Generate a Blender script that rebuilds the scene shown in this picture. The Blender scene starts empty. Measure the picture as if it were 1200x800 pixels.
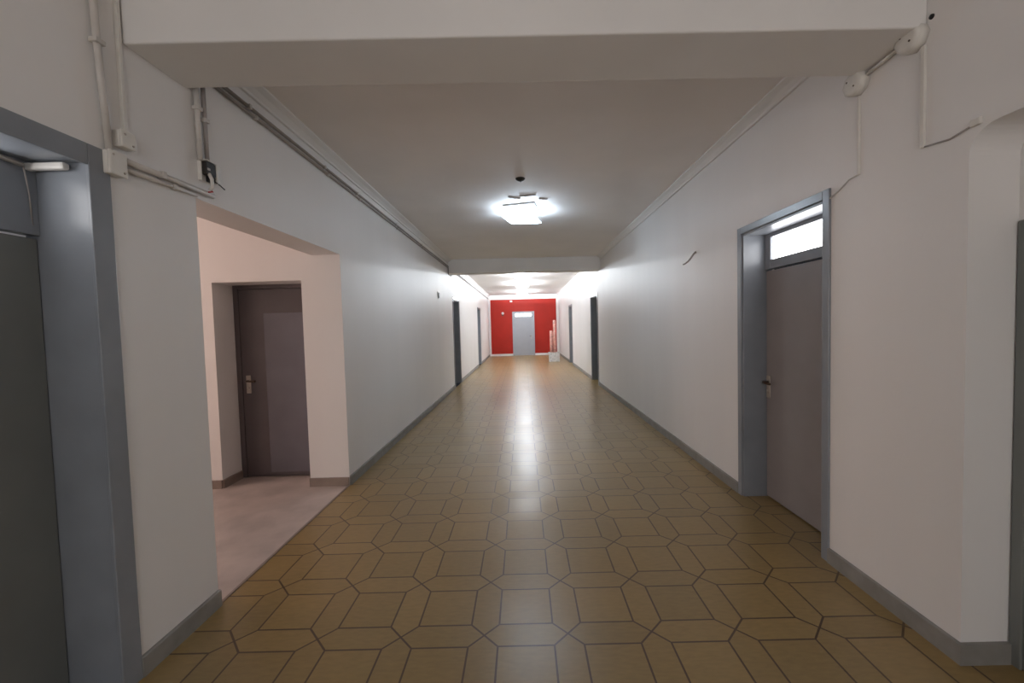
import bpy, bmesh, math, random
from mathutils import Vector, Matrix
random.seed(4)
C = bpy.context.scene
COL = C.collection

# ------------------------------------------------------------------ camera
H = 1.5
cam_d = bpy.data.cameras.new('camera')
cam = bpy.data.objects.new('camera', cam_d); COL.objects.link(cam)
F_PX, PITCH, YAW, ROLL = 472.9, -0.0400, -0.0033, -0.0262
cp, sp, cy, sy, cr, sr = math.cos(PITCH), math.sin(PITCH), math.cos(YAW), math.sin(YAW), math.cos(ROLL), math.sin(ROLL)
fwd = Vector((sy*cp, cy*cp, sp)); rgt = Vector((cy, -sy, 0)); upv = rgt.cross(fwd)
r2 = cr*rgt + sr*upv; u2 = -sr*rgt + cr*upv
M3 = Matrix((r2, u2, -fwd)).transposed()
cam.matrix_world = Matrix.Translation((0, 0, H)) @ M3.to_4x4()
cam_d.sensor_fit = 'HORIZONTAL'; cam_d.sensor_width = 36.0
cam_d.lens = F_PX/1200*36
cam_d.shift_x = -11.5/1200; cam_d.shift_y = 0.85/1200
cam_d.clip_start = 0.02; cam_d.clip_end = 200
C.camera = cam

# ------------------------------------------------------------------ light set-up
C.view_settings.view_transform = 'Standard'
C.view_settings.look = 'None'
C.view_settings.gamma = 1.0
C.view_settings.use_curve_mapping = False
C.view_settings.exposure = 0.14
world = bpy.data.worlds.new('world'); C.world = world
world.use_nodes = True
world.node_tree.nodes['Background'].inputs[0].default_value = (0.75, 0.83, 1.0, 1)
world.node_tree.nodes['Background'].inputs[1].default_value = 0.02
C.cycles.max_bounces = 12; C.cycles.diffuse_bounces = 8; C.cycles.glossy_bounces = 4
C.cycles.use_denoising = True
C.cycles.sample_clamp_indirect = 6.0

REAR_FILL = (3.3, (1.0, 0.965, 0.95))      # glow of a window added behind the camera to light the near bay
ALCOVE_FILL = (9.6, (1.0, 0.76, 0.66))    # warm glow of an unseen window added to light the side hall
TRANSOM = (5.0, (1.0, 0.99, 1.0))           # frosted panes over doors
LAMP_NEAR = (24.0, (0.70, 0.85, 1.0))
LAMP_FAR = (260.0, (0.88, 0.94, 1.0))

# ------------------------------------------------------------------ materials
def mat(name, col, rough=0.6, metal=0.0, var=0.0, scale=6.0, bump=0.0, bscale=60.0, spec=0.5, streak=False):
    m = bpy.data.materials.new(name); m.use_nodes = True
    nt = m.node_tree; b = nt.nodes['Principled BSDF']
    b.inputs['Base Color'].default_value = (*col, 1); b.inputs['Roughness'].default_value = rough
    b.inputs['Metallic'].default_value = metal; b.inputs['Specular IOR Level'].default_value = spec
    geo = nt.nodes.new('ShaderNodeNewGeometry')
    if var > 0:
        n = nt.nodes.new('ShaderNodeTexNoise'); n.inputs['Scale'].default_value = scale; n.inputs['Detail'].default_value = 6
        if streak:
            mp = nt.nodes.new('ShaderNodeMapping'); mp.inputs['Scale'].default_value = (1, 1, 0.12)
            nt.links.new(geo.outputs['Position'], mp.inputs[0]); nt.links.new(mp.outputs[0], n.inputs['Vector'])
        else:
            nt.links.new(geo.outputs['Position'], n.inputs['Vector'])
        r = nt.nodes.new('ShaderNodeValToRGB')
        r.color_ramp.elements[0].position = 0.3; r.color_ramp.elements[1].position = 0.7
        r.color_ramp.elements[0].color = (*[c*(1-var) for c in col], 1)
        r.color_ramp.elements[1].color = (*[min(1, c*(1+var*0.5)) for c in col], 1)
        nt.links.new(n.outputs['Fac'], r.inputs[0]); nt.links.new(r.outputs[0], b.inputs['Base Color'])
    if bump > 0:
        n2 = nt.nodes.new('ShaderNodeTexNoise'); n2.inputs['Scale'].default_value = bscale; n2.inputs['Detail'].default_value = 4
        nt.links.new(geo.outputs['Position'], n2.inputs['Vector'])
        bp = nt.nodes.new('ShaderNodeBump'); bp.inputs['Strength'].default_value = bump; bp.inputs['Distance'].default_value = 0.01
        nt.links.new(n2.outputs['Fac'], bp.inputs['Height']); nt.links.new(bp.outputs[0], b.inputs['Normal'])
    return m

def emit(name, col, strength):
    m = bpy.data.materials.new(name); m.use_nodes = True
    b = m.node_tree.nodes['Principled BSDF']
    b.inputs['Base Color'].default_value = (0.8, 0.8, 0.8, 1); b.inputs['Roughness'].default_value = 0.3
    b.inputs['Emission Color'].default_value = (*col, 1); b.inputs['Emission Strength'].default_value = strength
    return m

def tile_material():
    m = bpy.data.materials.new('patterned_floor_tile'); m.use_nodes = True
    nt = m.node_tree; L = nt.links; b = nt.nodes['Principled BSDF']
    geo = nt.nodes.new('ShaderNodeNewGeometry'); sep = nt.nodes.new('ShaderNodeSeparateXYZ')
    L.new(geo.outputs['Position'], sep.inputs[0])
    def mth(op, a, c=None, d=None):
        n = nt.nodes.new('ShaderNodeMath'); n.operation = op
        for i, v in enumerate((a, c, d)):
            if v is None: continue
            if isinstance(v, (int, float)): n.inputs[i].default_value = v
            else: L.new(v, n.inputs[i])
        return n.outputs[0]
    P = 0.4074
    u = mth('DIVIDE', mth('ADD', sep.outputs['X'], 0.2264), P)
    v = mth('DIVIDE', mth('ADD', sep.outputs['Y'], -1.907), P)
    a = mth('ABSOLUTE', mth('SUBTRACT', mth('FRACT', u), 0.5))
    c = mth('ABSOLUTE', mth('SUBTRACT', mth('FRACT', v), 0.5))
    mx = mth('MAXIMUM', a, c); mn = mth('MINIMUM', a, c)
    HALF, W = 0.328, 0.011
    sq = mth('LESS_THAN', mth('ABSOLUTE', mth('SUBTRACT', mx, HALF)), W)
    dg = mth('MULTIPLY', mth('LESS_THAN', mth('ABSOLUTE', mth('SUBTRACT', a, c)), W*1.45), mth('GREATER_THAN', mn, HALF))
    line = mth('MAXIMUM', sq, dg)
    # one id per tile: square, upright hexagon, lying hexagon
    insq = mth('LESS_THAN', mx, HALF)
    up = mth('GREATER_THAN', a, c)
    fu, fv = mth('FLOOR', u), mth('FLOOR', v); ru, rv = mth('ROUND', u), mth('ROUND', v)
    hx = mth('MULTIPLY', mth('SUBTRACT', 1.0, insq), up); hy = mth('MULTIPLY', mth('SUBTRACT', 1.0, insq), mth('SUBTRACT', 1.0, up))
    iu = mth('ADD', mth('MULTIPLY', hx, mth('ADD', ru, 100.3)), mth('MULTIPLY', mth('SUBTRACT', 1.0, hx), fu))
    iv = mth('ADD', mth('MULTIPLY', hy, mth('ADD', rv, 200.7)), mth('MULTIPLY', mth('SUBTRACT', 1.0, hy), fv))
    cmb = nt.nodes.new('ShaderNodeCombineXYZ'); L.new(iu, cmb.inputs[0]); L.new(iv, cmb.inputs[1])
    wn = nt.nodes.new('ShaderNodeTexWhiteNoise'); wn.noise_dimensions = '2D'; L.new(cmb.outputs[0], wn.inputs['Vector'])
    r = nt.nodes.new('ShaderNodeValToRGB'); L.new(wn.outputs['Value'], r.inputs[0])
    r.color_ramp.elements[0].color = (0.245, 0.166, 0.062, 1); r.color_ramp.elements[1].color = (0.285, 0.190, 0.070, 1)
    # brushed mottling along each tile
    mp = nt.nodes.new('ShaderNodeMapping'); mp.inputs['Scale'].default_value = (18, 55, 1); L.new(geo.outputs['Position'], mp.inputs[0])
    nz = nt.nodes.new('ShaderNodeTexNoise'); nz.inputs['Scale'].default_value = 1.0; nz.inputs['Detail'].default_value = 5; L.new(mp.outputs[0], nz.inputs['Vector'])
    big = nt.nodes.new('ShaderNodeTexNoise'); big.inputs['Scale'].default_value = 1.3; big.inputs['Detail'].default_value = 4; L.new(geo.outputs['Position'], big.inputs['Vector'])
    f = mth('ADD', mth('MULTIPLY', nz.outputs['Fac'], 0.45), mth('ADD', mth('MULTIPLY', big.outputs['Fac'], 0.35), 0.6))
    mixv = nt.nodes.new('ShaderNodeVectorMath'); mixv.operation = 'SCALE'; L.new(r.outputs[0], mixv.inputs[0]); L.new(f, mixv.inputs['Scale'])
    mix = nt.nodes.new('ShaderNodeMix'); mix.data_type = 'RGBA'
    L.new(line, mix.inputs['Factor']); L.new(mixv.outputs[0], mix.inputs['A']); mix.inputs['B'].default_value = (0.070, 0.034, 0.014, 1)
    L.new(mix.outputs['Result'], b.inputs['Base Color'])
    rr = nt.nodes.new('ShaderNodeMapRange'); L.new(big.outputs['Fac'], rr.inputs[0])
    rr.inputs['From Min'].default_value = 0.3; rr.inputs['From Max'].default_value = 0.7
    rr.inputs['To Min'].default_value = 0.30; rr.inputs['To Max'].default_value = 0.34
    L.new(mth('ADD', rr.outputs[0], mth('MULTIPLY', line, 0.03)), b.inputs['Roughness'])
    bp = nt.nodes.new('ShaderNodeBump'); bp.inputs['Strength'].default_value = 0.25; bp.inputs['Distance'].default_value = 0.003
    wv = nt.nodes.new('ShaderNodeTexNoise'); wv.inputs['Scale'].default_value = 5.0; L.new(geo.outputs['Position'], wv.inputs['Vector'])
    L.new(mth('SUBTRACT', mth('MULTIPLY', wv.outputs['Fac'], 1.2), mth('MULTIPLY', line, 0.3)), bp.inputs['Height'])
    # every tile is laid a hair off level
    tl = nt.nodes.new('ShaderNodeVectorMath'); tl.operation = 'MULTIPLY_ADD'; L.new(wn.outputs['Color'], tl.inputs[0])
    tl.inputs[1].default_value = (0.03, 0.03, 0.0); tl.inputs[2].default_value = (-0.015, -0.015, 0.0)
    ad = nt.nodes.new('ShaderNodeVectorMath'); ad.operation = 'ADD'; L.new(bp.outputs[0], ad.inputs[0]); L.new(tl.outputs[0], ad.inputs[1])
    nm = nt.nodes.new('ShaderNodeVectorMath'); nm.operation = 'NORMALIZE'; L.new(ad.outputs[0], nm.inputs[0])
    L.new(nm.outputs[0], b.inputs['Normal'])
    b.inputs['Specular IOR Level'].default_value = 0.8
    return m

WALL = mat('wall_paint', (0.76, 0.745, 0.735), 0.52, var=0.03, scale=2.2, streak=True, bump=0.06, bscale=30, spec=0.35)
CEIL = mat('ceiling_paint', (0.85, 0.825, 0.815), 0.8, var=0.05, scale=1.2, bump=0.08, bscale=40, spec=0.2)
BEAM = mat('beam_paint', (0.76, 0.75, 0.74), 0.7, var=0.04, scale=2)
RED = mat('red_wall_paint', (0.36, 0.018, 0.010), 0.6, var=0.10, scale=2, spec=0.25)
TILE = tile_material()
ALC_FLOOR = mat('side_hall_stone', (0.50, 0.43, 0.40), 0.4, var=0.22, scale=4)
BASE = mat('baseboard_stone', (0.25, 0.24, 0.225), 0.6, var=0.18, scale=9)
ALC_BASE = mat('baseboard_brown', (0.27, 0.215, 0.185), 0.45, var=0.15, scale=9)
FRAME = mat('grey_blue_gloss_paint', (0.235, 0.255, 0.285), 0.3, var=0.10, scale=5, bump=0.05, bscale=25)
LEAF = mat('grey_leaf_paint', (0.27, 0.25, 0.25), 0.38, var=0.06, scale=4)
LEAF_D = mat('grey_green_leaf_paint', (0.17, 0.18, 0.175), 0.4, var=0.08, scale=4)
LEAF_FAR = mat('pale_grey_leaf_paint', (0.36, 0.38, 0.42), 0.4, var=0.04, scale=4)
BROWN = mat('mauve_brown_leaf_paint', (0.10, 0.085, 0.09), 0.3, var=0.10, scale=4)
BROWN_REFL = mat('mauve_grey_painted_reflection', (0.155, 0.15, 0.175), 0.25, var=0.08, scale=4)  # paler tone of a reflection on the brown leaf, put into the colour
PLASTIC = mat('cream_plastic', (0.70, 0.68, 0.64), 0.45, var=0.05, scale=20)
PIPE = mat('painted_conduit', (0.58, 0.55, 0.52), 0.45, var=0.12, scale=8)
PIPE_D = mat('grey_conduit', (0.34, 0.31, 0.295), 0.45, var=0.15, scale=8)
DARK = mat('black_plastic', (0.014, 0.013, 0.013), 0.5, var=0.1, scale=30)
WIRE_RED = mat('red_wire', (0.5, 0.06, 0.05), 0.5, var=0.05)
METAL = mat('worn_steel', (0.50, 0.45, 0.40), 0.4, metal=0.5, var=0.15, scale=30)
BRONZE = mat('dark_bronze', (0.10, 0.065, 0.045), 0.35, metal=0.6, var=0.15, scale=30)
DKGLASS = mat('dark_glass', (0.03, 0.035, 0.035), 0.12, var=0.1)
PANE = emit('lit_frosted_pane', TRANSOM[1], TRANSOM[0])
REAR = emit('rear_fill_pane', REAR_FILL[1], REAR_FILL[0])
WARM = emit('warm_fill_pane', ALCOVE_FILL[1], ALCOVE_FILL[0])
GLOW_N = emit('cool_lamp_glass', LAMP_NEAR[1], 14.0)
GLOW_F = emit('white_lamp_glass', LAMP_FAR[1], 50.0)
BULB = emit('bulb_glass', (0.85, 0.93, 1.0), 8.0)
WHITE_MET = mat('white_enamel', (0.72, 0.72, 0.72), 0.4, var=0.04)
CARTON = mat('printed_white_carton', (0.68, 0.67, 0.66), 0.6, var=0.3, scale=14)
ROLL = mat('streaked_pink_wrap', (0.72, 0.36, 0.30), 0.5, var=0.45, scale=16)
FLAKE = mat('flaking_paint', (0.58, 0.54, 0.53), 0.8, var=0.2, scale=30)

# ------------------------------------------------------------------ mesh helpers
class MB:
    """collects shapes in world (or local) coordinates, links them as one mesh object"""
    def __init__(s): s.bm = bmesh.new()
    def box(s, x0, x1, y0, y1, z0, z1):
        vs = [s.bm.verts.new((x, y, z)) for x in (x0, x1) for y in (y0, y1) for z in (z0, z1)]
        for f in ((0,1,3,2),(4,6,7,5),(0,4,5,1),(2,3,7,6),(0,2,6,4),(1,5,7,3)):
            s.bm.faces.new([vs[i] for i in f])
        return s
    def prism(s, pts, vec):
        a = [s.bm.verts.new(p) for p in pts]; v = Vector(vec)
        b = [s.bm.verts.new(Vector(p)+v) for p in pts]
        s.bm.faces.new(a); s.bm.faces.new(b[::-1])
        n = len(pts)
        for i in range(n): s.bm.faces.new([a[i], b[i], b[(i+1) % n], a[(i+1) % n]])
        return s
    def tube(s, pts, r, seg=12, r_end=None):
        pts = [Vector(p) for p in pts]; rings = []
        n = len(pts); ref = None
        for i, p in enumerate(pts):
            if i == 0: t = (pts[1]-p).normalized()
            elif i == n-1: t = (p-pts[i-1]).normalized()
            else: t = ((pts[i+1]-p).normalized()+(p-pts[i-1]).normalized()).normalized()
            if ref is None:
                ref = Vector((0, 0, 1)) if abs(t.z) < 0.9 else Vector((0, 1, 0))
                ref = (ref - t*ref.dot(t)).normalized()
            else:
                ref = (ref - t*ref.dot(t)).normalized()
            bb = t.cross(ref); rad = r if r_end is None else r+(r_end-r)*i/(n-1)
            rings.append([s.bm.verts.new(p+rad*(math.cos(2*math.pi*k/seg)*ref+math.sin(2*math.pi*k/seg)*bb)) for k in range(seg)])
        for i in range(n-1):
            for k in range(seg):
                f = s.bm.faces.new([rings[i][k], rings[i][(k+1) % seg], rings[i+1][(k+1) % seg], rings[i+1][k]]); f.smooth = True
        s.bm.faces.new(rings[0][::-1]); s.bm.faces.new(rings[-1])
        return s
    def lathe(s, prof, origin, axis='Z', seg=28):
        """prof: list of (radius, height) along the axis"""
        o = Vector(origin)
        A = {'Z': (Vector((1,0,0)), Vector((0,1,0)), Vector((0,0,1))), '-Z': (Vector((1,0,0)), Vector((0,-1,0)), Vector((0,0,-1))),
             'X': (Vector((0,1,0)), Vector((0,0,1)), Vector((1,0,0))), '-X': (Vector((0,-1,0)), Vector((0,0,1)), Vector((-1,0,0))),
             '-Y': (Vector((1,0,0)), Vector((0,0,1)), Vector((0,-1,0)))}[axis]
        rings = []
        for r, h in prof:
            if r < 1e-6: rings.append([s.bm.verts.new(o+A[2]*h)])
            else: rings.append([s.bm.verts.new(o+A[2]*h+r*(math.cos(2*math.pi*k/seg)*A[0]+math.sin(2*math.pi*k/seg)*A[1])) for k in range(seg)])
        for a, b in zip(rings, rings[1:]):
            for k in range(seg):
                k2 = (k+1) % seg
                if len(a) == 1 and len(b) == 1: continue
                if len(a) == 1: f = s.bm.faces.new([a[0], b[k2], b[k]])
                elif len(b) == 1: f = s.bm.faces.new([a[k], a[k2], b[0]])
                else: f = s.bm.faces.new([a[k], a[k2], b[k2], b[k]])
                f.smooth = True
        return s
    def build(s, name, m, parent=None, bevel=0.0, loc=None, seg=2):
        """with a parent the shapes are in its local space; without one, the origin goes to the middle of the base"""
        bm = s.bm
        bmesh.ops.recalc_face_normals(bm, faces=bm.faces)
        me = bpy.data.meshes.new(name)
        if parent is None:
            if loc is None:
                xs = [v.co.x for v in bm.verts]; ys = [v.co.y for v in bm.verts]; zs = [v.co.z for v in bm.verts]
                loc = ((min(xs)+max(xs))/2, (min(ys)+max(ys))/2, min(zs))
            bmesh.ops.translate(bm, verts=bm.verts, vec=-Vector(loc))
        bm.to_mesh(me); bm.free()
        me.materials.append(m)
        o = bpy.data.objects.new(name, me); COL.objects.link(o)
        if parent is not None: o.parent = parent
        else: o.location = loc
        if bevel > 0:
            md = o.modifiers.new('bevel', 'BEVEL'); md.width = bevel; md.segments = seg; md.limit_method = 'ANGLE'; md.angle_limit = math.radians(40)
        return o

def tag(o, label, cat, group=None, kind=None):
    o['label'] = label; o['category'] = cat
    if group: o['group'] = group
    if kind: o['kind'] = kind
    return o
def struct(o, label, cat): return tag(o, label, cat, kind='structure')
def empty(name, loc, rz=0.0):
    o = bpy.data.objects.new(name, None); COL.objects.link(o)
    o.location = loc; o.rotation_euler = (0, 0, rz); o.empty_display_size = 0.1
    return o
def copy_tree(o, parent=None):
    c = o.copy(); COL.objects.link(c)
    if parent is not None: c.parent = parent
    for ch in [k for k in bpy.data.objects if k.parent == o]:
        copy_tree(ch, c)
    return c

# ------------------------------------------------------------------ dimensions
XL, XR = -1.72, 1.85
YB, YR = 20.6, -3.0            # far red wall, wall behind the camera
ZC = 3.09
WT = 0.27                      # wall thickness

# ------------------------------------------------------------------ room shell
struct(MB().box(XL, XR+0.45, YR, YB, -0.1, 0).build('floor', TILE), 'glossy ochre floor tiled in squares and long hexagons', 'floor')
struct(MB().box(-5.9, XL, 1.75, 4.5, -0.1, 0).build('floor_side_hall', ALC_FLOOR), 'pale pinkish stone floor of the side hall', 'floor')
struct(MB().box(-5.9, XR+0.45, YR, YB, ZC, ZC+0.12).build('ceiling', CEIL), 'off-white plaster ceiling running the length of the corridor', 'ceiling')

# doors as (y0, y1) outer architrave edges, holes are 0.05 smaller each side
DH = 2.27
R_DOOR, R_FAR = (2.43, 3.46), [(9.90, 10.93), (15.05, 16.08)]
L_DOOR, L_FAR = (0.66, 1.71), [(9.98, 11.01), (15.40, 16.40)]
def wall_long(x0, x1, holes):
    """a wall along Y with openings (y0, y1, top)"""
    b = MB(); y = YR
    for y0, y1, top in sorted(holes):
        b.box(x0, x1, y, y0, 0, ZC)
        b.box(x0, x1, y0, y1, top, ZC)
        y = y1
    b.box(x0, x1, y, YB, 0, ZC)
    return b
hole = lambda d: (d[0]+0.05, d[1]-0.05, DH-0.05)
wr = wall_long(XR, XR+WT, [hole(R_DOOR), (0.45, 1.69, 2.25)]+[hole(d) for d in R_FAR])
# rounded upper corner of the recess on the right
RC = 0.10
arc = [(XR, 1.69-RC+RC*math.sin(t), 2.25-RC+RC*math.cos(t)) for t in [i*math.pi/2/8 for i in range(9)]]
wr.prism([(XR, 1.69, 2.25)]+arc[::-1], (WT, 0, 0))
wr.box(XR+0.21, XR+WT, 0.45, 1.69, 1.88, 2.25)
struct(wr.build('wall_right', WALL), 'white plaster wall along the right side of the corridor', 'wall')
wl = wall_long(XL-WT, XL, [hole(L_DOOR), (2.17, 3.86, 2.225)]+[hole(d) for d in L_FAR])
struct(wl.build('wall_left', WALL), 'white plaster wall along the left side, opened to a side hall', 'wall')
# dark rooms behind the doors
# red end wall with pale margins
struct(MB().box(XL-WT, XR+WT, YB, YB+0.2, 0, ZC).build('wall_back', WALL), 'end wall of the corridor behind the red paint', 'wall')
rp = MB(); rp.box(-1.62, -0.52, YB-0.012, YB, 0.1, 2.86); rp.box(0.60, 1.72, YB-0.012, YB, 0.1, 2.86); rp.box(-0.52, 0.60, YB-0.012, YB, 2.24, 2.86)
struct(rp.build('wall_back_facing', RED), 'bright red painted end wall around the grey door', 'wall')
# wall behind the camera, pierced for the added glowing window
WX0, WX1, WZ0, WZ1 = -1.35, 1.45, 0.9, 2.6
b = MB(); b.box(XL-WT, WX0, YR-0.2, YR, 0, ZC); b.box(WX1, XR+WT, YR-0.2, YR, 0, ZC); b.box(WX0, WX1, YR-0.2, YR, 0, WZ0); b.box(WX0, WX1, YR-0.2, YR, WZ1, ZC)
struct(b.build('wall_rear', WALL), 'plaster wall closing the corridor behind the viewer', 'wall')
def window(name, x0, x1, z0, z1, pane, loc, rz, label):  # framed glowing pane, added out of view as a light source
    o = empty(name, loc, rz); b = MB(); w = 0.06
    b.box(x0, x0+w, -0.05, 0.05, z0, z1); b.box(x1-w, x1, -0.05, 0.05, z0, z1)
    b.box(x0+w, x1-w, -0.05, 0.05, z0, z0+w); b.box(x0+w, x1-w, -0.05, 0.05, z1-w, z1)
    xm = (x0+x1)/2; b.box(xm-0.025, xm+0.025, -0.04, 0.04, z0+w, z1-w)
    b.build('added_window_frame', FRAME, o)
    MB().box(x0+w, x1-w, 0.0, 0.012, z0+w, z1-w).build('pane', pane, o)
    return struct(o, label, 'added window')
window('added_window_1', WX0, WX1, WZ0, WZ1, REAR, (0, YR-0.1, 0), 0, 'glowing window added behind the viewer to light the near corridor')

# side hall
ax0, ay0, ay1 = -5.6, 1.95, 3.86
DX0, DX1, DTOP = -2.955, -2.10, 1.99
b = MB(); b.box(ax0-0.3, DX0, ay1, ay1+0.42, 0, ZC); b.box(DX1, XL-WT, ay1, ay1+0.42, 0, ZC); b.box(DX0, DX1, ay1, ay1+0.42, DTOP, ZC)
b.box(DX0, DX1, ay1+0.36, ay1+0.42, 0, DTOP)
struct(b.build('wall_side_hall_far', WALL), 'pinkish lit wall of the side hall with a recessed door', 'wall')
struct(MB().box(ax0-0.3, XL-WT, ay0-0.12, ay0, 0, ZC).build('wall_side_hall_near', WALL), 'near wall of the side hall', 'wall')
b = MB(); b.box(ax0-0.3, ax0, ay0, ay1, 0, 0.9); b.box(ax0-0.3, ax0, ay0, ay1, 2.5, ZC); b.box(ax0-0.3, ax0, ay0, 2.1, 0.9, 2.5); b.box(ax0-0.3, ax0, 3.1, ay1, 0.9, 2.5)
struct(b.build('wall_side_hall_left', WALL), 'outer wall of the side hall pierced for the added window', 'wall')
window('added_window_2', -0.5, 0.5, 0.9, 2.5, WARM, (ax0-0.1, 2.6, 0), math.pi/2, 'warm glowing window added out of view to light the side hall')

# beams
def beam(name, yl0, yl1, yr0, yr1, zl, zr, label):
    b = MB()
    v = [b.bm.verts.new(p) for p in ((XL, yl0, zl), (XR, yr0, zr), (XR, yr1, zr), (XL, yl1, zl), (XL, yl0, ZC), (XR, yr0, ZC), (XR, yr1, ZC), (XL, yl1, ZC))]
    for f in ((0,1,2,3),(4,7,6,5),(0,4,5,1),(1,5,6,2),(2,6,7,3),(3,7,4,0)): b.bm.faces.new([v[i] for i in f])
    return struct(b.build(name, BEAM, bevel=0.008), label, 'beam')
beam('trim_1', 1.81, 2.145, 1.87, 2.225, 2.778, 2.79, 'wide white plaster beam crossing the ceiling nearest the viewer')
beam('trim_2', 9.50, 9.86, 9.50, 9.86, 2.775, 2.775, 'second white plaster beam, far down the corridor')

# cornices
def cornice(name, side, y0, y1, label):
    x, d = (XR, -1) if side > 0 else (XL, 1)
    pts = [(x, y0, ZC), (x+d*0.085, y0, ZC), (x+d*0.085, y0, ZC-0.012), (x+d*0.05, y0, ZC-0.03), (x+d*0.022, y0, ZC-0.055), (x+d*0.018, y0, ZC-0.07), (x, y0, ZC-0.07)]
    return struct(MB().prism(pts, (0, y1-y0, 0)).build(name, BEAM), label, 'cornice')
cornice('trim_3', 1, 2.225, 9.50, 'white coved cornice over the right wall between the two beams')
cornice('trim_4', -1, 2.145, 9.50, 'white coved cornice over the left wall between the two beams')
cornice('trim_5', 1, 9.86, YB, 'white coved cornice on the right beyond the far beam')
cornice('trim_6', -1, 9.86, YB, 'white coved cornice on the left beyond the far beam')
struct(MB().box(XL+0.085, XR-0.085, YB-0.05, YB, 2.86, ZC).build('trim_7', BEAM, bevel=0.01), 'white moulding along the top of the red end wall', 'cornice')

# baseboards
BH, BT = 0.09, 0.018
def base_long(x, d, segs, name, label):
    b = MB()
    for y0, y1 in segs:
        b.prism([(x, y0, 0), (x+d*BT, y0, 0), (x+d*BT, y0, BH-0.004), (x+d*(BT-0.004), y0, BH), (x, y0, BH)], (0, y1-y0, 0))
    return b
b = base_long(XR, -1, [(YR, 0.45), (1.69, R_DOOR[0]), (R_DOOR[1], R_FAR[0][0]), (R_FAR[0][1], R_FAR[1][0]), (R_FAR[1][1], YB)], '', '')
b.box(XR-BT, XR+0.20, 1.69-BT, 1.69, 0, BH)
struct(b.build('baseboard_right', BASE), 'grey stone baseboard along the right wall', 'baseboard')
b = base_long(XL, 1, [(YR, L_DOOR[0]), (L_DOOR[1], 2.17), (3.86, L_FAR[0][0]), (L_FAR[0][1], L_FAR[1][0]), (L_FAR[1][1], YB)], '', '')
struct(b.build('baseboard_left', BASE), 'grey stone baseboard along the left wall', 'baseboard')
b = MB(); b.box(XL+BT, -0.52, YB-0.03, YB-0.012, 0, 0.10); b.box(0.60, XR-BT, YB-0.03, YB-0.012, 0, 0.10)
struct(b.build('baseboard_back', BEAM), 'pale baseboard under the red end wall', 'baseboard')
b = MB(); b.box(ax0, DX0, ay1-BT, ay1, 0, 0.08); b.box(DX1, XL-0.002, ay1-BT, ay1, 0, 0.08); b.box(DX0, DX0+BT, ay1, ay1+0.26, 0, 0.08)
b.box(XL-WT-BT, XL-WT, ay0, 2.17, 0, 0.08); b.box(XL-WT-BT, XL-0.002, 2.17, 2.17+BT, 0, 0.08)
struct(b.build('baseboard_side_hall', ALC_BASE), 'brownish baseboard round the side hall', 'baseboard')
struct(MB().box(XL-0.012, XL+0.004, 2.17+BT, 3.86-BT, 0, 0.006).build('trim_8', ALC_BASE), 'thin dark strip where the stone floor meets the tiles', 'threshold')

# ------------------------------------------------------------------ doors
def handle(parent, x, y, z, d=1):
    h = MB().box(x-0.024, x+0.024, y-0.008, y, z-0.10, z+0.085).build('handle_plate', METAL, parent, bevel=0.004)
    MB().tube([(x, y-0.005, z+0.03), (x, y-0.045, z+0.03), (x+d*0.012, y-0.055, z+0.03), (x+d*0.10, y-0.055, z+0.028)], 0.010).build('lever', BRONZE, h)
    MB().lathe([(0.0, 0.0), (0.011, 0.0), (0.011, 0.008), (0.0, 0.010)], (x, y-0.006, z-0.045), '-Y', 14).build('keyhole', METAL, h)
def door(name, loc, rz, W, depth, leaf_m, pane_m, label, hx=None, hd=1, aw=0.055, top=DH, pane=None, closer=False, frame_m=None):
    """local x along the wall from 0 to W, y into the wall, z up; top of frame = top"""
    fm = frame_m or FRAME
    o = empty(name, loc, rz); b = MB()
    # architrave standing a little proud of the wall, then the jamb lining back to the leaf
    b.box(0, aw, -0.014, 0, 0, top); b.box(W-aw, W, -0.014, 0, 0, top); b.box(aw, W-aw, -0.014, 0, top-aw, top)
    j0, j1 = 0.05, 0.072
    b.box(j0, j1, 0, depth+0.05, 0, top-j0); b.box(W-j1, W-j0, 0, depth+0.05, 0, top-j0); b.box(j1, W-j1, 0, depth+0.05, top-j1, top-j0)
    b.build('door_frame', fm, o, bevel=0.003)
    x0, x1 = j1, W-j1; zt = 1.90
    if pane_m is None: zt = top-j1
    else:
        zt0, zt1 = zt+0.012, top-j1
        t = MB(); s = 0.075; px0, px1 = (x0+s, x1-s) if pane is None else pane
        pz0, pz1 = zt0+0.075, zt1-0.03
        t.box(x0, px0, depth-0.012, depth+0.03, zt0, zt1); t.box(px1, x1, depth-0.012, depth+0.03, zt0, zt1)
        t.box(px0, px1, depth-0.012, depth+0.03, zt0, pz0); t.box(px0, px1, depth-0.012, depth+0.03, pz1, zt1)
        tr = t.build('transom', fm, o, bevel=0.003)
        MB().box(px0, px1, depth+0.008, depth+0.014, pz0, pz1).build('transom_pane', pane_m, tr)
    l = MB().box(x0+0.003, x1-0.003, depth, depth+0.038, 0.012, zt).build('door_leaf', leaf_m, o, bevel=0.003)
    if hx is not None: handle(l, hx, depth, 0.95, hd)
    if closer:
        c = MB().box(x1-0.04, x1-0.012, 0.06, depth-0.006, top-0.108, top-0.08).build('door_closer', PLASTIC, o, bevel=0.008)
        MB().tube([(x1-0.06, depth-0.035, top-0.10), (x1-0.16, depth-0.02, top-0.085), (x1-0.28, depth-0.012, top-0.10)], 0.009).build('closer_arm', METAL, c)
        MB().tube([(x1-0.055, depth-0.03, top-0.105), (x1-0.035, depth-0.02, top-0.20), (x1-0.02, depth-0.008, top-0.34)], 0.0028, 6).build('cord', PIPE_D, c)
    struct(o, label, 'door')
    return o
RZ, LZ = -math.pi/2, math.pi/2
W1 = R_DOOR[1]-R_DOOR[0]
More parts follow.
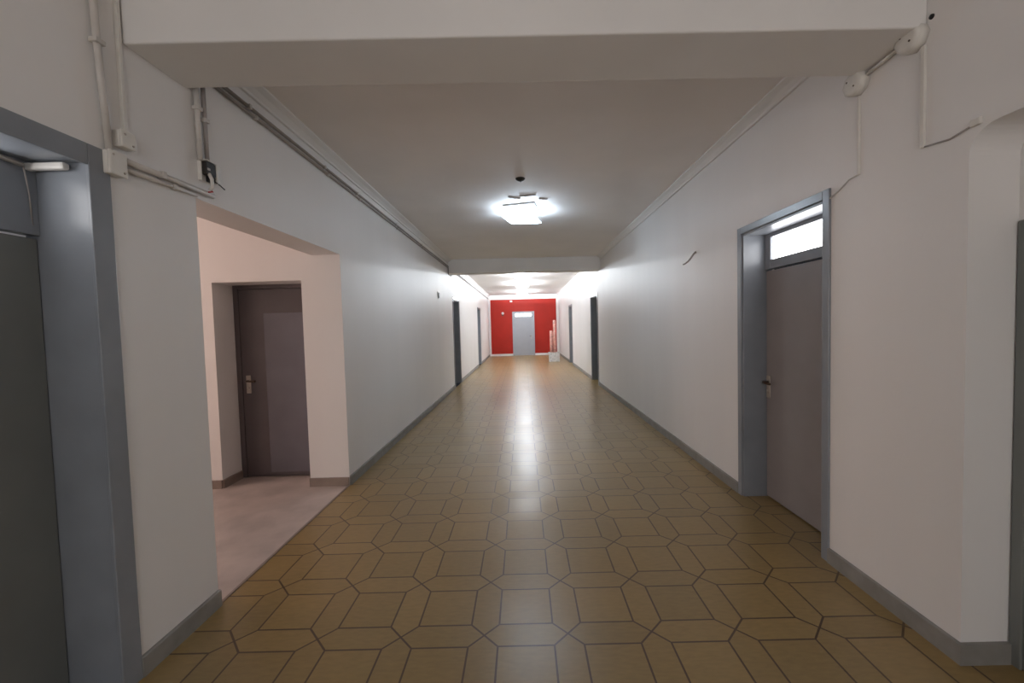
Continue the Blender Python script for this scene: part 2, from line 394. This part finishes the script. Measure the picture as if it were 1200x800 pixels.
door('door_1', (XR, R_DOOR[1], 0), RZ, W1, 0.19, LEAF, PANE, 'tall grey door with a bright transom in the near right wall', hx=0.072+0.035, hd=1)
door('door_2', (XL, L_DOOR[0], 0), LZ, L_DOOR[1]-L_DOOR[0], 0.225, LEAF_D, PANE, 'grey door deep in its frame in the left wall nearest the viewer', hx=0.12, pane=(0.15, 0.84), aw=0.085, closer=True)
door('door_3', (XL, L_FAR[0][0], 0), LZ, 1.03, 0.2, LEAF_D, DKGLASS, 'dark grey door in the left wall just past the far beam', hx=0.92, hd=-1)
door('door_4', (XL, L_FAR[1][0], 0), LZ, 1.0, 0.2, LEAF_D, DKGLASS, 'grey door in the left wall nearest the red wall', hx=0.89, hd=-1)
door('door_5', (XR, R_FAR[0][1], 0), RZ, 1.03, 0.2, LEAF_D, DKGLASS, 'dark grey door in the right wall just past the far beam', hx=0.11)
door('door_6', (XR, R_FAR[1][1], 0), RZ, 1.03, 0.2, LEAF_D, DKGLASS, 'grey door in the right wall nearest the red wall', hx=0.11)
door('door_7', (-0.52, YB-0.055, 0), 0, 1.12, 0.02, LEAF_FAR, PANE, 'pale grey door with a lit transom in the red end wall', hx=0.95, hd=-1, aw=0.10, frame_m=LEAF_FAR, top=2.24)
# dull grey door in the recess on the near right
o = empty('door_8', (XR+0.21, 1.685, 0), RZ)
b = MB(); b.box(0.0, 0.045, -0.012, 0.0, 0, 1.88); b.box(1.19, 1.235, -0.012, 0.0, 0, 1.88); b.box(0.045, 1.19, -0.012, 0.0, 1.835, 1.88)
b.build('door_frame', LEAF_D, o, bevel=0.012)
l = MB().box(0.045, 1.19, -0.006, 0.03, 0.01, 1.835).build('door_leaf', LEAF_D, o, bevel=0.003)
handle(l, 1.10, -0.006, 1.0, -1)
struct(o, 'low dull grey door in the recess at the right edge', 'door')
# mauve-brown door of the side hall
o = empty('door_9', (DX0, ay1+0.27, 0), 0)
w = DX1-DX0
b = MB(); b.box(0.0, 0.05, 0, 0.06, 0, DTOP); b.box(w-0.03, w, 0, 0.06, 0, DTOP); b.box(0.05, w-0.03, 0, 0.06, DTOP-0.04, DTOP)
b.build('door_frame', BROWN, o, bevel=0.004)
l = MB().box(0.053, w-0.033, 0.01, 0.05, 0.01, DTOP-0.043).build('door_leaf', BROWN, o, bevel=0.003)
MB().box(0.30, w-0.045, 0.004, 0.0105, 0.05, 1.70).build('painted_reflection', BROWN_REFL, l, bevel=0.003)  # thin sheet coloured as the opening's reflection in the glossy leaf
handle(l, 0.115, 0.01, 0.98, 1)
struct(o, 'dark mauve-brown door recessed in the side hall wall', 'door')

# ------------------------------------------------------------------ ceiling lamps
def lamp(name, x, y, label, tilt, glow, power, col, size=0.225, dy=0.0, rz=0.0, drop=0.12, group=None):
    o = empty(name, (x, y, ZC))
    base = MB().box(-0.21, 0.21, -0.21, 0.21, -0.022, 0).build('lamp_base', WHITE_MET, o, bevel=0.006)
    base.rotation_euler = (0, 0, rz)
    MB().tube([(0, 0, -0.02), (0, 0, -drop+0.006)], 0.007, 8).build('stem', METAL, base)
    # square glass dish, slightly sagging in the middle with a turned-up rim
    b = MB(); n = 12; g = []
    for i in range(n+1):
        row = []
        for j in range(n+1):
            u, v = i/n*2-1, j/n*2-1
            e = max(abs(u), abs(v))
            row.append(b.bm.verts.new((u*size, v*size, -0.018*(1-e**2)+0.012*max(0, e-0.8)/0.2)))
        g.append(row)
    for i in range(n):
        for j in range(n):
            f = b.bm.faces.new([g[i][j], g[i+1][j], g[i+1][j+1], g[i][j+1]]); f.smooth = True
    d = b.build('glass_shade', glow, o)
    sd = d.modifiers.new('thickness', 'SOLIDIFY'); sd.thickness = 0.005
    d.location = (0, dy, -drop); d.rotation_euler = (tilt[0], tilt[1], rz)
    for sx in (-1, 1):
        MB().lathe([(0.0, 0.0), (0.012, 0.0), (0.014, 0.015), (0.028, 0.035), (0.03, 0.05), (0.02, 0.068), (0.0, 0.075)], (sx*0.10, 0, -0.022), '-Z', 16).build('bulb', BULB, base)
    ld = bpy.data.lights.new(name+'_light', 'POINT'); ld.energy = power; ld.color = col; ld.shadow_soft_size = 0.03
    lo = bpy.data.objects.new(name+'_light', ld); COL.objects.link(lo); lo.parent = o; lo.location = (0.03, 0, -0.09)
    tag(o, label, 'ceiling lamp', group)
    return o
lamp('ceiling_lamp', 0.03, 5.50, 'lit square glass ceiling lamp hanging crooked, nearest the viewer', (math.radians(2), math.radians(4), 0), GLOW_N, LAMP_NEAR[0], LAMP_NEAR[1], dy=0.10, rz=math.radians(-13), drop=0.14)
for i, (y, lab) in enumerate(((12.2, 'glowing white ceiling lamp just past the far beam'),
                              (15.0, 'glowing white ceiling lamp, middle one of those past the far beam'),
                              (18.6, 'glowing white ceiling lamp nearest the red end wall'))):
    lamp('ceiling_lamp', 0.02, y, lab, (0, 0, 0), GLOW_F, LAMP_FAR[0], LAMP_FAR[1], group='ceiling lamps past the far beam', drop=0.13)

# bare hook cap on the ceiling, flaking paint by the lamp
o = empty('ceiling_rose', (0.015, 4.42, ZC))
MB().lathe([(0.0, 0.0), (0.052, 0.0), (0.050, 0.008), (0.036, 0.020), (0.016, 0.030), (0.0, 0.032)], (0, 0, 0), '-Z', 24).build('rose_cap', DARK, o)
MB().tube([(0, 0, -0.030), (0.004, 0, -0.036), (0.003, 0.0, -0.040)], 0.004, 8).build('wire_stub', DARK, o)
tag(o, 'small black ceiling rose with no lamp, in front of the crooked lamp', 'ceiling rose')
def flake(x, y, ln, wd, ang, label):
    b = MB(); n = 8; rows = []
    for i in range(n+1):
        t = i/n; ww = wd*(0.35+0.65*math.sin(math.pi*min(1, t*0.9+0.1)))*(0.85+0.3*random.random())
        xx = (t-0.5)*ln
        rows.append([b.bm.verts.new((xx, -ww*0.2, ZC-0.0005)), b.bm.verts.new((xx, ww*0.4, ZC-0.006-0.004*random.random())), b.bm.verts.new((xx, ww, ZC-0.018*(0.6+0.4*random.random())))])
    for r0, r1 in zip(rows, rows[1:]):
        for k in range(2): b.bm.faces.new([r0[k], r1[k], r1[k+1], r0[k+1]])
    bmesh.ops.rotate(b.bm, verts=b.bm.verts, cent=(0, 0, 0), matrix=Matrix.Rotation(ang, 3, 'Z'))
    bmesh.ops.translate(b.bm, verts=b.bm.verts, vec=(x, y, 0))
    o = b.build('paint_flake', FLAKE)
    m = o.modifiers.new('thickness', 'SOLIDIFY'); m.thickness = 0.0015
    tag(o, label, 'paint flake', 'paint flakes peeling around the near lamp')
flake(-0.06, 5.02, 0.17, 0.035, 0.5, 'paint flake peeling off the ceiling just left before the crooked lamp')
flake(0.10, 4.95, 0.20, 0.03, -0.1, 'paint flake peeling off the ceiling directly before the crooked lamp')
flake(0.30, 5.10, 0.12, 0.035, 0.35, 'paint flake peeling off the ceiling to the right before the crooked lamp')

# ------------------------------------------------------------------ left wall wiring
def strap(parent, pts_axis, p, r, name='clip'):
    """a small saddle clip round a tube; p on the axis, axis letter"""
    b = MB(); x, y, z = p
    if pts_axis == 'Z': b.box(x-r-0.001, x+r+0.004, y-r-0.005, y+r+0.005, z-0.010, z+0.010)
    else: b.box(x-r-0.001, x+r+0.004, y-0.010, y+0.010, z-r-0.002, z+r+0.002)
    return b.build(name, PIPE, parent, bevel=0.003)
def run(name, m, paths, r, clips, label, cat, group=None):
    """one thing: tubes in one mesh plus its clips; all coordinates world, origin at first point"""
    p0 = Vector(paths[0][0]); o = empty(name, p0)
    for q in paths:
        MB().tube([Vector(p)-p0 for p in q], r).build('pipe', m, o)
    for ax, p, rr in clips: strap(o, ax, Vector(p)-p0, rr)
    return tag(o, label, cat, group)
WXp = XL+0.02
run('conduit', PIPE, [[(WXp, 1.675, ZC), (WXp, 1.683, 2.7), (WXp, 1.705, 2.275)]], 0.013, [('Z', (WXp, 1.683, 2.70), 0.015)], 'white upright conduit above the lower junction box on the left', 'conduit')
b = MB(); b.box(XL, XL+0.016, 1.780, 1.796, 2.382, ZC)
tag(b.build('cable_trunking', PLASTIC, bevel=0.002), 'slim white cable trunking beside the near beam on the left wall', 'cable trunking')
def jbox(name, y0, y1, z0, z1, d, label):
    o = empty(name, (XL, (y0+y1)/2, z0)); h, w = z1-z0, (y1-y0)/2
    MB().box(0, d*0.72, -w, w, 0, h).build('box_body', PLASTIC, o, bevel=0.006)
    l = MB().box(d*0.72, d, -w-0.002, w+0.002, -0.002, h+0.002).build('box_lid', PLASTIC, o, bevel=0.006)
    for yy, zz in ((w-0.015, 0.016), (-w+0.015, h-0.016)):
        MB().lathe([(0, 0), (0.005, 0), (0.004, 0.003), (0, 0.003)], (d, yy, zz), 'X', 10).build('screw', METAL, l)
    return tag(o, label, 'junction box')
jbox('junction_box', 1.682, 1.755, 2.175, 2.272, 0.045, 'square white junction box at the corner of the near left door')
jbox('junction_box', 1.738, 1.802, 2.308, 2.378, 0.045, 'small white junction box under the slim trunking, higher of the two')
run('conduit', PIPE, [[(XL+0.018, 1.757, 2.258), (XL+0.018, 2.27, 2.266)]], 0.014, [('Y', (XL+0.018, 1.95, 2.263), 0.015)], 'upper of two white conduits running level to the side hall opening', 'conduit', 'level conduits over the left wall')
run('conduit', PIPE, [[(XL+0.014, 1.757, 2.222), (XL+0.014, 2.16, 2.236)]], 0.010, [('Y', (XL+0.014, 2.02, 2.231), 0.011)], 'lower, thinner of two white conduits running level to the side hall', 'conduit', 'level conduits over the left wall')
run('conduit', PIPE, [[(WXp, 2.188, 2.875), (WXp, 2.190, 2.43)]], 0.013, [('Z', (WXp, 2.189, 2.70), 0.014)], 'left of two upright conduits behind the near beam, over the open socket', 'conduit', 'upright conduits behind the near beam')
run('conduit', PIPE_D, [[(WXp, 2.236, 2.875), (WXp, 2.240, 2.43)]], 0.011, [('Z', (WXp, 2.238, 2.66), 0.012)], 'right, darker of two upright conduits behind the near beam', 'conduit', 'upright conduits behind the near beam')
# broken socket with hanging lid and loose wires
o = empty('broken_socket', (XL, 2.235, 2.33))
b = MB(); b.box(0, 0.048, 0.036, 0.042, 0.0, 0.11); b.box(0, 0.02, -0.042, -0.036, 0.0, 0.11); b.box(0, 0.048, -0.036, 0.036, 0.104, 0.11); b.box(0, 0.006, -0.036, 0.036, 0.0, 0.104)
b.build('box_body', PLASTIC, o)
c = MB(); c.box(0.006, 0.044, -0.034, 0.034, 0.035, 0.102); c.box(0.006, 0.040, 0.004, 0.034, 0.004, 0.05); c.build('socket_core', DARK, o, bevel=0.004)
MB().box(0.040, 0.047, -0.030, -0.012, 0.055, 0.066).build('terminal', METAL, o)
MB().box(0.030, 0.038, 0.044, 0.115, 0.012, 0.112).build('loose_lid', PLASTIC, o, bevel=0.004).rotation_euler = (0.12, 0, 0.25)
MB().tube([(0.04, -0.015, 0.04), (0.052, -0.012, 0.01), (0.045, 0.0, -0.025), (0.03, -0.004, -0.045)], 0.009, 10).build('white_cable', PLASTIC, o)
MB().tube([(0.032, -0.003, -0.043), (0.040, 0.006, -0.052), (0.034, -0.018, -0.060)], 0.004, 8).build('red_wire', WIRE_RED, o)
MB().tube([(0.04, 0.02, 0.012), (0.05, 0.055, -0.004), (0.046, 0.09, -0.012)], 0.003, 8).build('black_wire', DARK, o)
tag(o, 'broken wall socket with a hanging lid, dark insides and loose wires', 'socket')
# twin conduits along the top of the left wall
def long_conduit(z, r, y0, y1, clips, label, m):
    x = XL+r+0.004
    run('conduit', m, [[(x, y0, z), (x, (y0+y1)/2, z), (x, y1, z)]], r, [('Y', (x, y, z), r+0.002) for y in clips], label, 'conduit', 'long conduits along the top of the left wall')
cl1, cl2 = (2.62, 3.6, 4.3, 5.6, 7.0, 8.4), (11.6, 13.2, 14.8, 16.4, 18.0)
long_conduit(2.938, 0.011, 2.15, 9.44, cl1, 'upper of two grey conduits high on the left wall before the far beam', PIPE_D)
long_conduit(2.900, 0.010, 2.15, 9.44, [y+0.06 for y in cl1], 'lower of two grey conduits high on the left wall before the far beam', PIPE_D)
long_conduit(2.938, 0.011, 9.92, YB-0.06, cl2, 'upper of two grey conduits high on the left wall past the far beam', PIPE_D)
long_conduit(2.900, 0.010, 9.92, YB-0.06, [y+0.06 for y in cl2], 'lower of two grey conduits high on the left wall past the far beam', PIPE_D)
x = XL+0.016
run('conduit_bend', PIPE_D, [[(x, 9.452, 2.94), (x, 9.478, 2.925), (x, 9.482, 2.775), (x, 9.50, 2.755), (x, 9.86, 2.755), (x, 9.880, 2.775), (x, 9.886, 2.925), (x, 9.912, 2.94)]], 0.012, [], 'grey conduit bend carrying the pipes under the far beam', 'conduit')
# open switch box far along the left wall
o = empty('switch_box', (XL, 8.33, 2.12))
b = MB(); b.box(0, 0.012, -0.075, -0.05, -0.02, 0.13); b.box(0, 0.012, 0.05, 0.075, -0.02, 0.13); b.box(0, 0.012, -0.05, 0.05, -0.02, 0.0); b.box(0, 0.012, -0.05, 0.05, 0.11, 0.13)
b.build('cover_plate', PLASTIC, o, bevel=0.003)
MB().box(0.0, 0.022, -0.05, 0.05, 0.0, 0.11).build('switch', DARK, o, bevel=0.004)
tag(o, 'small black switch on a pale plate far along the left wall', 'switch')

# ------------------------------------------------------------------ right wall wiring
def dome(y, z, label):
    o = empty('junction_box', (XR, y, z))
    MB().lathe([(0.0, 0.0), (0.062, 0.0), (0.064, 0.03), (0.060, 0.038)], (0, 0, 0), '-X', 8).build('box_body', PLASTIC, o)
    l = MB().lathe([(0.060, 0.036), (0.058, 0.052), (0.040, 0.056), (0.0, 0.057)], (0, 0, 0), '-X', 8).build('box_lid', PLASTIC, o)
    for a in (0.7, -2.4):
        MB().lathe([(0, 0), (0.005, 0), (0.004, 0.003), (0, 0.003)], (-0.056, 0.03*math.cos(a), 0.03*math.sin(a)), '-X', 10).build('screw', BRONZE, l)
    return tag(o, label, 'junction box', 'rounded junction boxes on the right wall')
dome(1.918, 2.772, 'rounded junction box at the top right, under the near edge of the beam')
dome(2.228, 2.752, 'rounded junction box on the right, under the far edge of the near beam')
tag(MB().tube([(XR-0.012, 1.97, 2.781), (XR-0.014, 2.05, 2.776), (XR-0.012, 2.17, 2.768)], 0.009, 10).build('cable', PLASTIC), 'short thick cable joining the two rounded junction boxes', 'cable')
tag(MB().box(XR-0.014, XR, 1.868, 1.886, 2.262, 2.715).build('cable_trunking', PLASTIC, bevel=0.002), 'slim white trunking below the top right junction box', 'cable trunking')
tag(MB().box(XR-0.012, XR, 2.222, 2.236, 2.272, 2.69).build('cable_trunking', PLASTIC, bevel=0.002), 'slim white trunking leading down towards the near right door', 'cable trunking')
tag(MB().tube([(XR-0.006, 2.229, 2.275), (XR-0.008, 2.29, 2.268), (XR-0.006, 2.36, 2.235), (XR-0.008, 2.432, 2.208)], 0.004, 8).build('wire', PIPE), 'thin drooping wire from the trunking to the near right door frame', 'wire')
o = empty('wire', (XR, 1.66, 2.245))
MB().tube([(-0.005, 0.215, 0.02), (-0.006, 0.10, 0.004), (-0.005, 0.0, 0.022)], 0.004, 8).build('cable', PIPE_D, o)
MB().box(-0.014, 0, -0.02, 0.02, 0.012, 0.040).build('wire_clip', PLASTIC, o, bevel=0.004)
tag(o, 'thin wire running level to the rounded top of the right recess', 'wire')
tag(MB().lathe([(0.0, 0.0), (0.011, 0.0), (0.010, 0.006), (0.0, 0.008)], (XR, 1.849, 2.822), '-X', 14).build('wall_plug', DARK), 'tiny black plug in the wall above the top right junction box', 'wall plug')
hk = MB().tube([(XR, 4.30, 2.235), (XR-0.022, 4.31, 2.215), (XR-0.04, 4.33, 2.18), (XR-0.06, 4.36, 2.145), (XR-0.085, 4.38, 2.122), (XR-0.105, 4.39, 2.116)], 0.011, 10, 0.007)
tag(hk.build('wall_hook', PIPE_D), 'bent grey metal hook sticking out of the right wall', 'wall hook')

# ------------------------------------------------------------------ far end
o = empty('wall_light', (-0.56, YB-0.05, 2.72))
MB().box(-0.06, 0.06, -0.05, 0.0, 0, 0.09).build('light_body', WHITE_MET, o, bevel=0.012)
MB().lathe([(0.04, 0.0), (0.038, 0.02), (0.02, 0.032), (0.0, 0.035)], (0, -0.05, 0.045), '-Y', 18).build('lens', PLASTIC, o)
tag(o, 'small white fitting high on the red wall under the moulding', 'wall fitting')
o = empty('alarm_sounder', (-1.0, YB-0.012, 2.12))
MB().lathe([(0.0, 0.0), (0.065, 0.0), (0.062, 0.03), (0.045, 0.05), (0.0, 0.055)], (0, 0, 0.05), '-Y', 20).build('sounder_dome', WHITE_MET, o)
MB().box(-0.045, 0.045, -0.035, 0.0, -0.09, -0.012).build('sounder_base', BRONZE, o, bevel=0.006)
tag(o, 'small white dome over a dark box on the red wall, left of the door', 'wall fitting')
bx, by, bh = 1.275, 16.75, 0.385
o = empty('carton', (bx, by, 0))
t = 0.012; w = 0.215; d = 0.16
b = MB(); b.box(-w, w, -d, -d+t, 0, bh); b.box(-w, w, d-t, d, 0, bh); b.box(-w, -w+t, -d+t, d-t, 0, bh); b.box(w-t, w, -d+t, d-t, 0, bh); b.box(-w+t, w-t, -d+t, d-t, 0, t)
b.build('carton_body', CARTON, o)
for s in (-1, 1):
    f = MB().prism([(s*w, -d, bh), (s*w, d, bh), (s*(w+0.05), d, bh-0.07), (s*(w+0.05), -d, bh-0.07)], (0.004*s, 0, 0.003)); f.build('carton_flap', CARTON, o)
tag(o, 'white printed carton holding tall rolls by the right wall', 'carton')
def roll(x, y, z, lean, h, r, label):
    o = empty('wrapped_roll', (x, y, z)); o.rotation_euler = (lean[0], lean[1], 0)
    MB().lathe([(r*0.45, 0.0), (r, 0.0), (r, h), (r*0.45, h), (r*0.45, h-0.05), (0.0, h-0.05)], (0, 0, 0), 'Z', 20).build('roll_body', ROLL, o)
    tag(o, label, 'roll', 'rolls standing in the carton')
roll(1.165, 16.75, t, (0, 0.0, 0), 1.27, 0.055, 'shorter pink streaked roll standing at the left of the carton')
roll(1.31, 16.76, t, (0, 0.0, 0), 1.70, 0.055, 'tallest pink streaked roll standing in the carton')
roll(1.237, 16.845, t, (0.0, 0.0, 0), 1.22, 0.035, 'thin pink streaked roll between the other two in the carton')
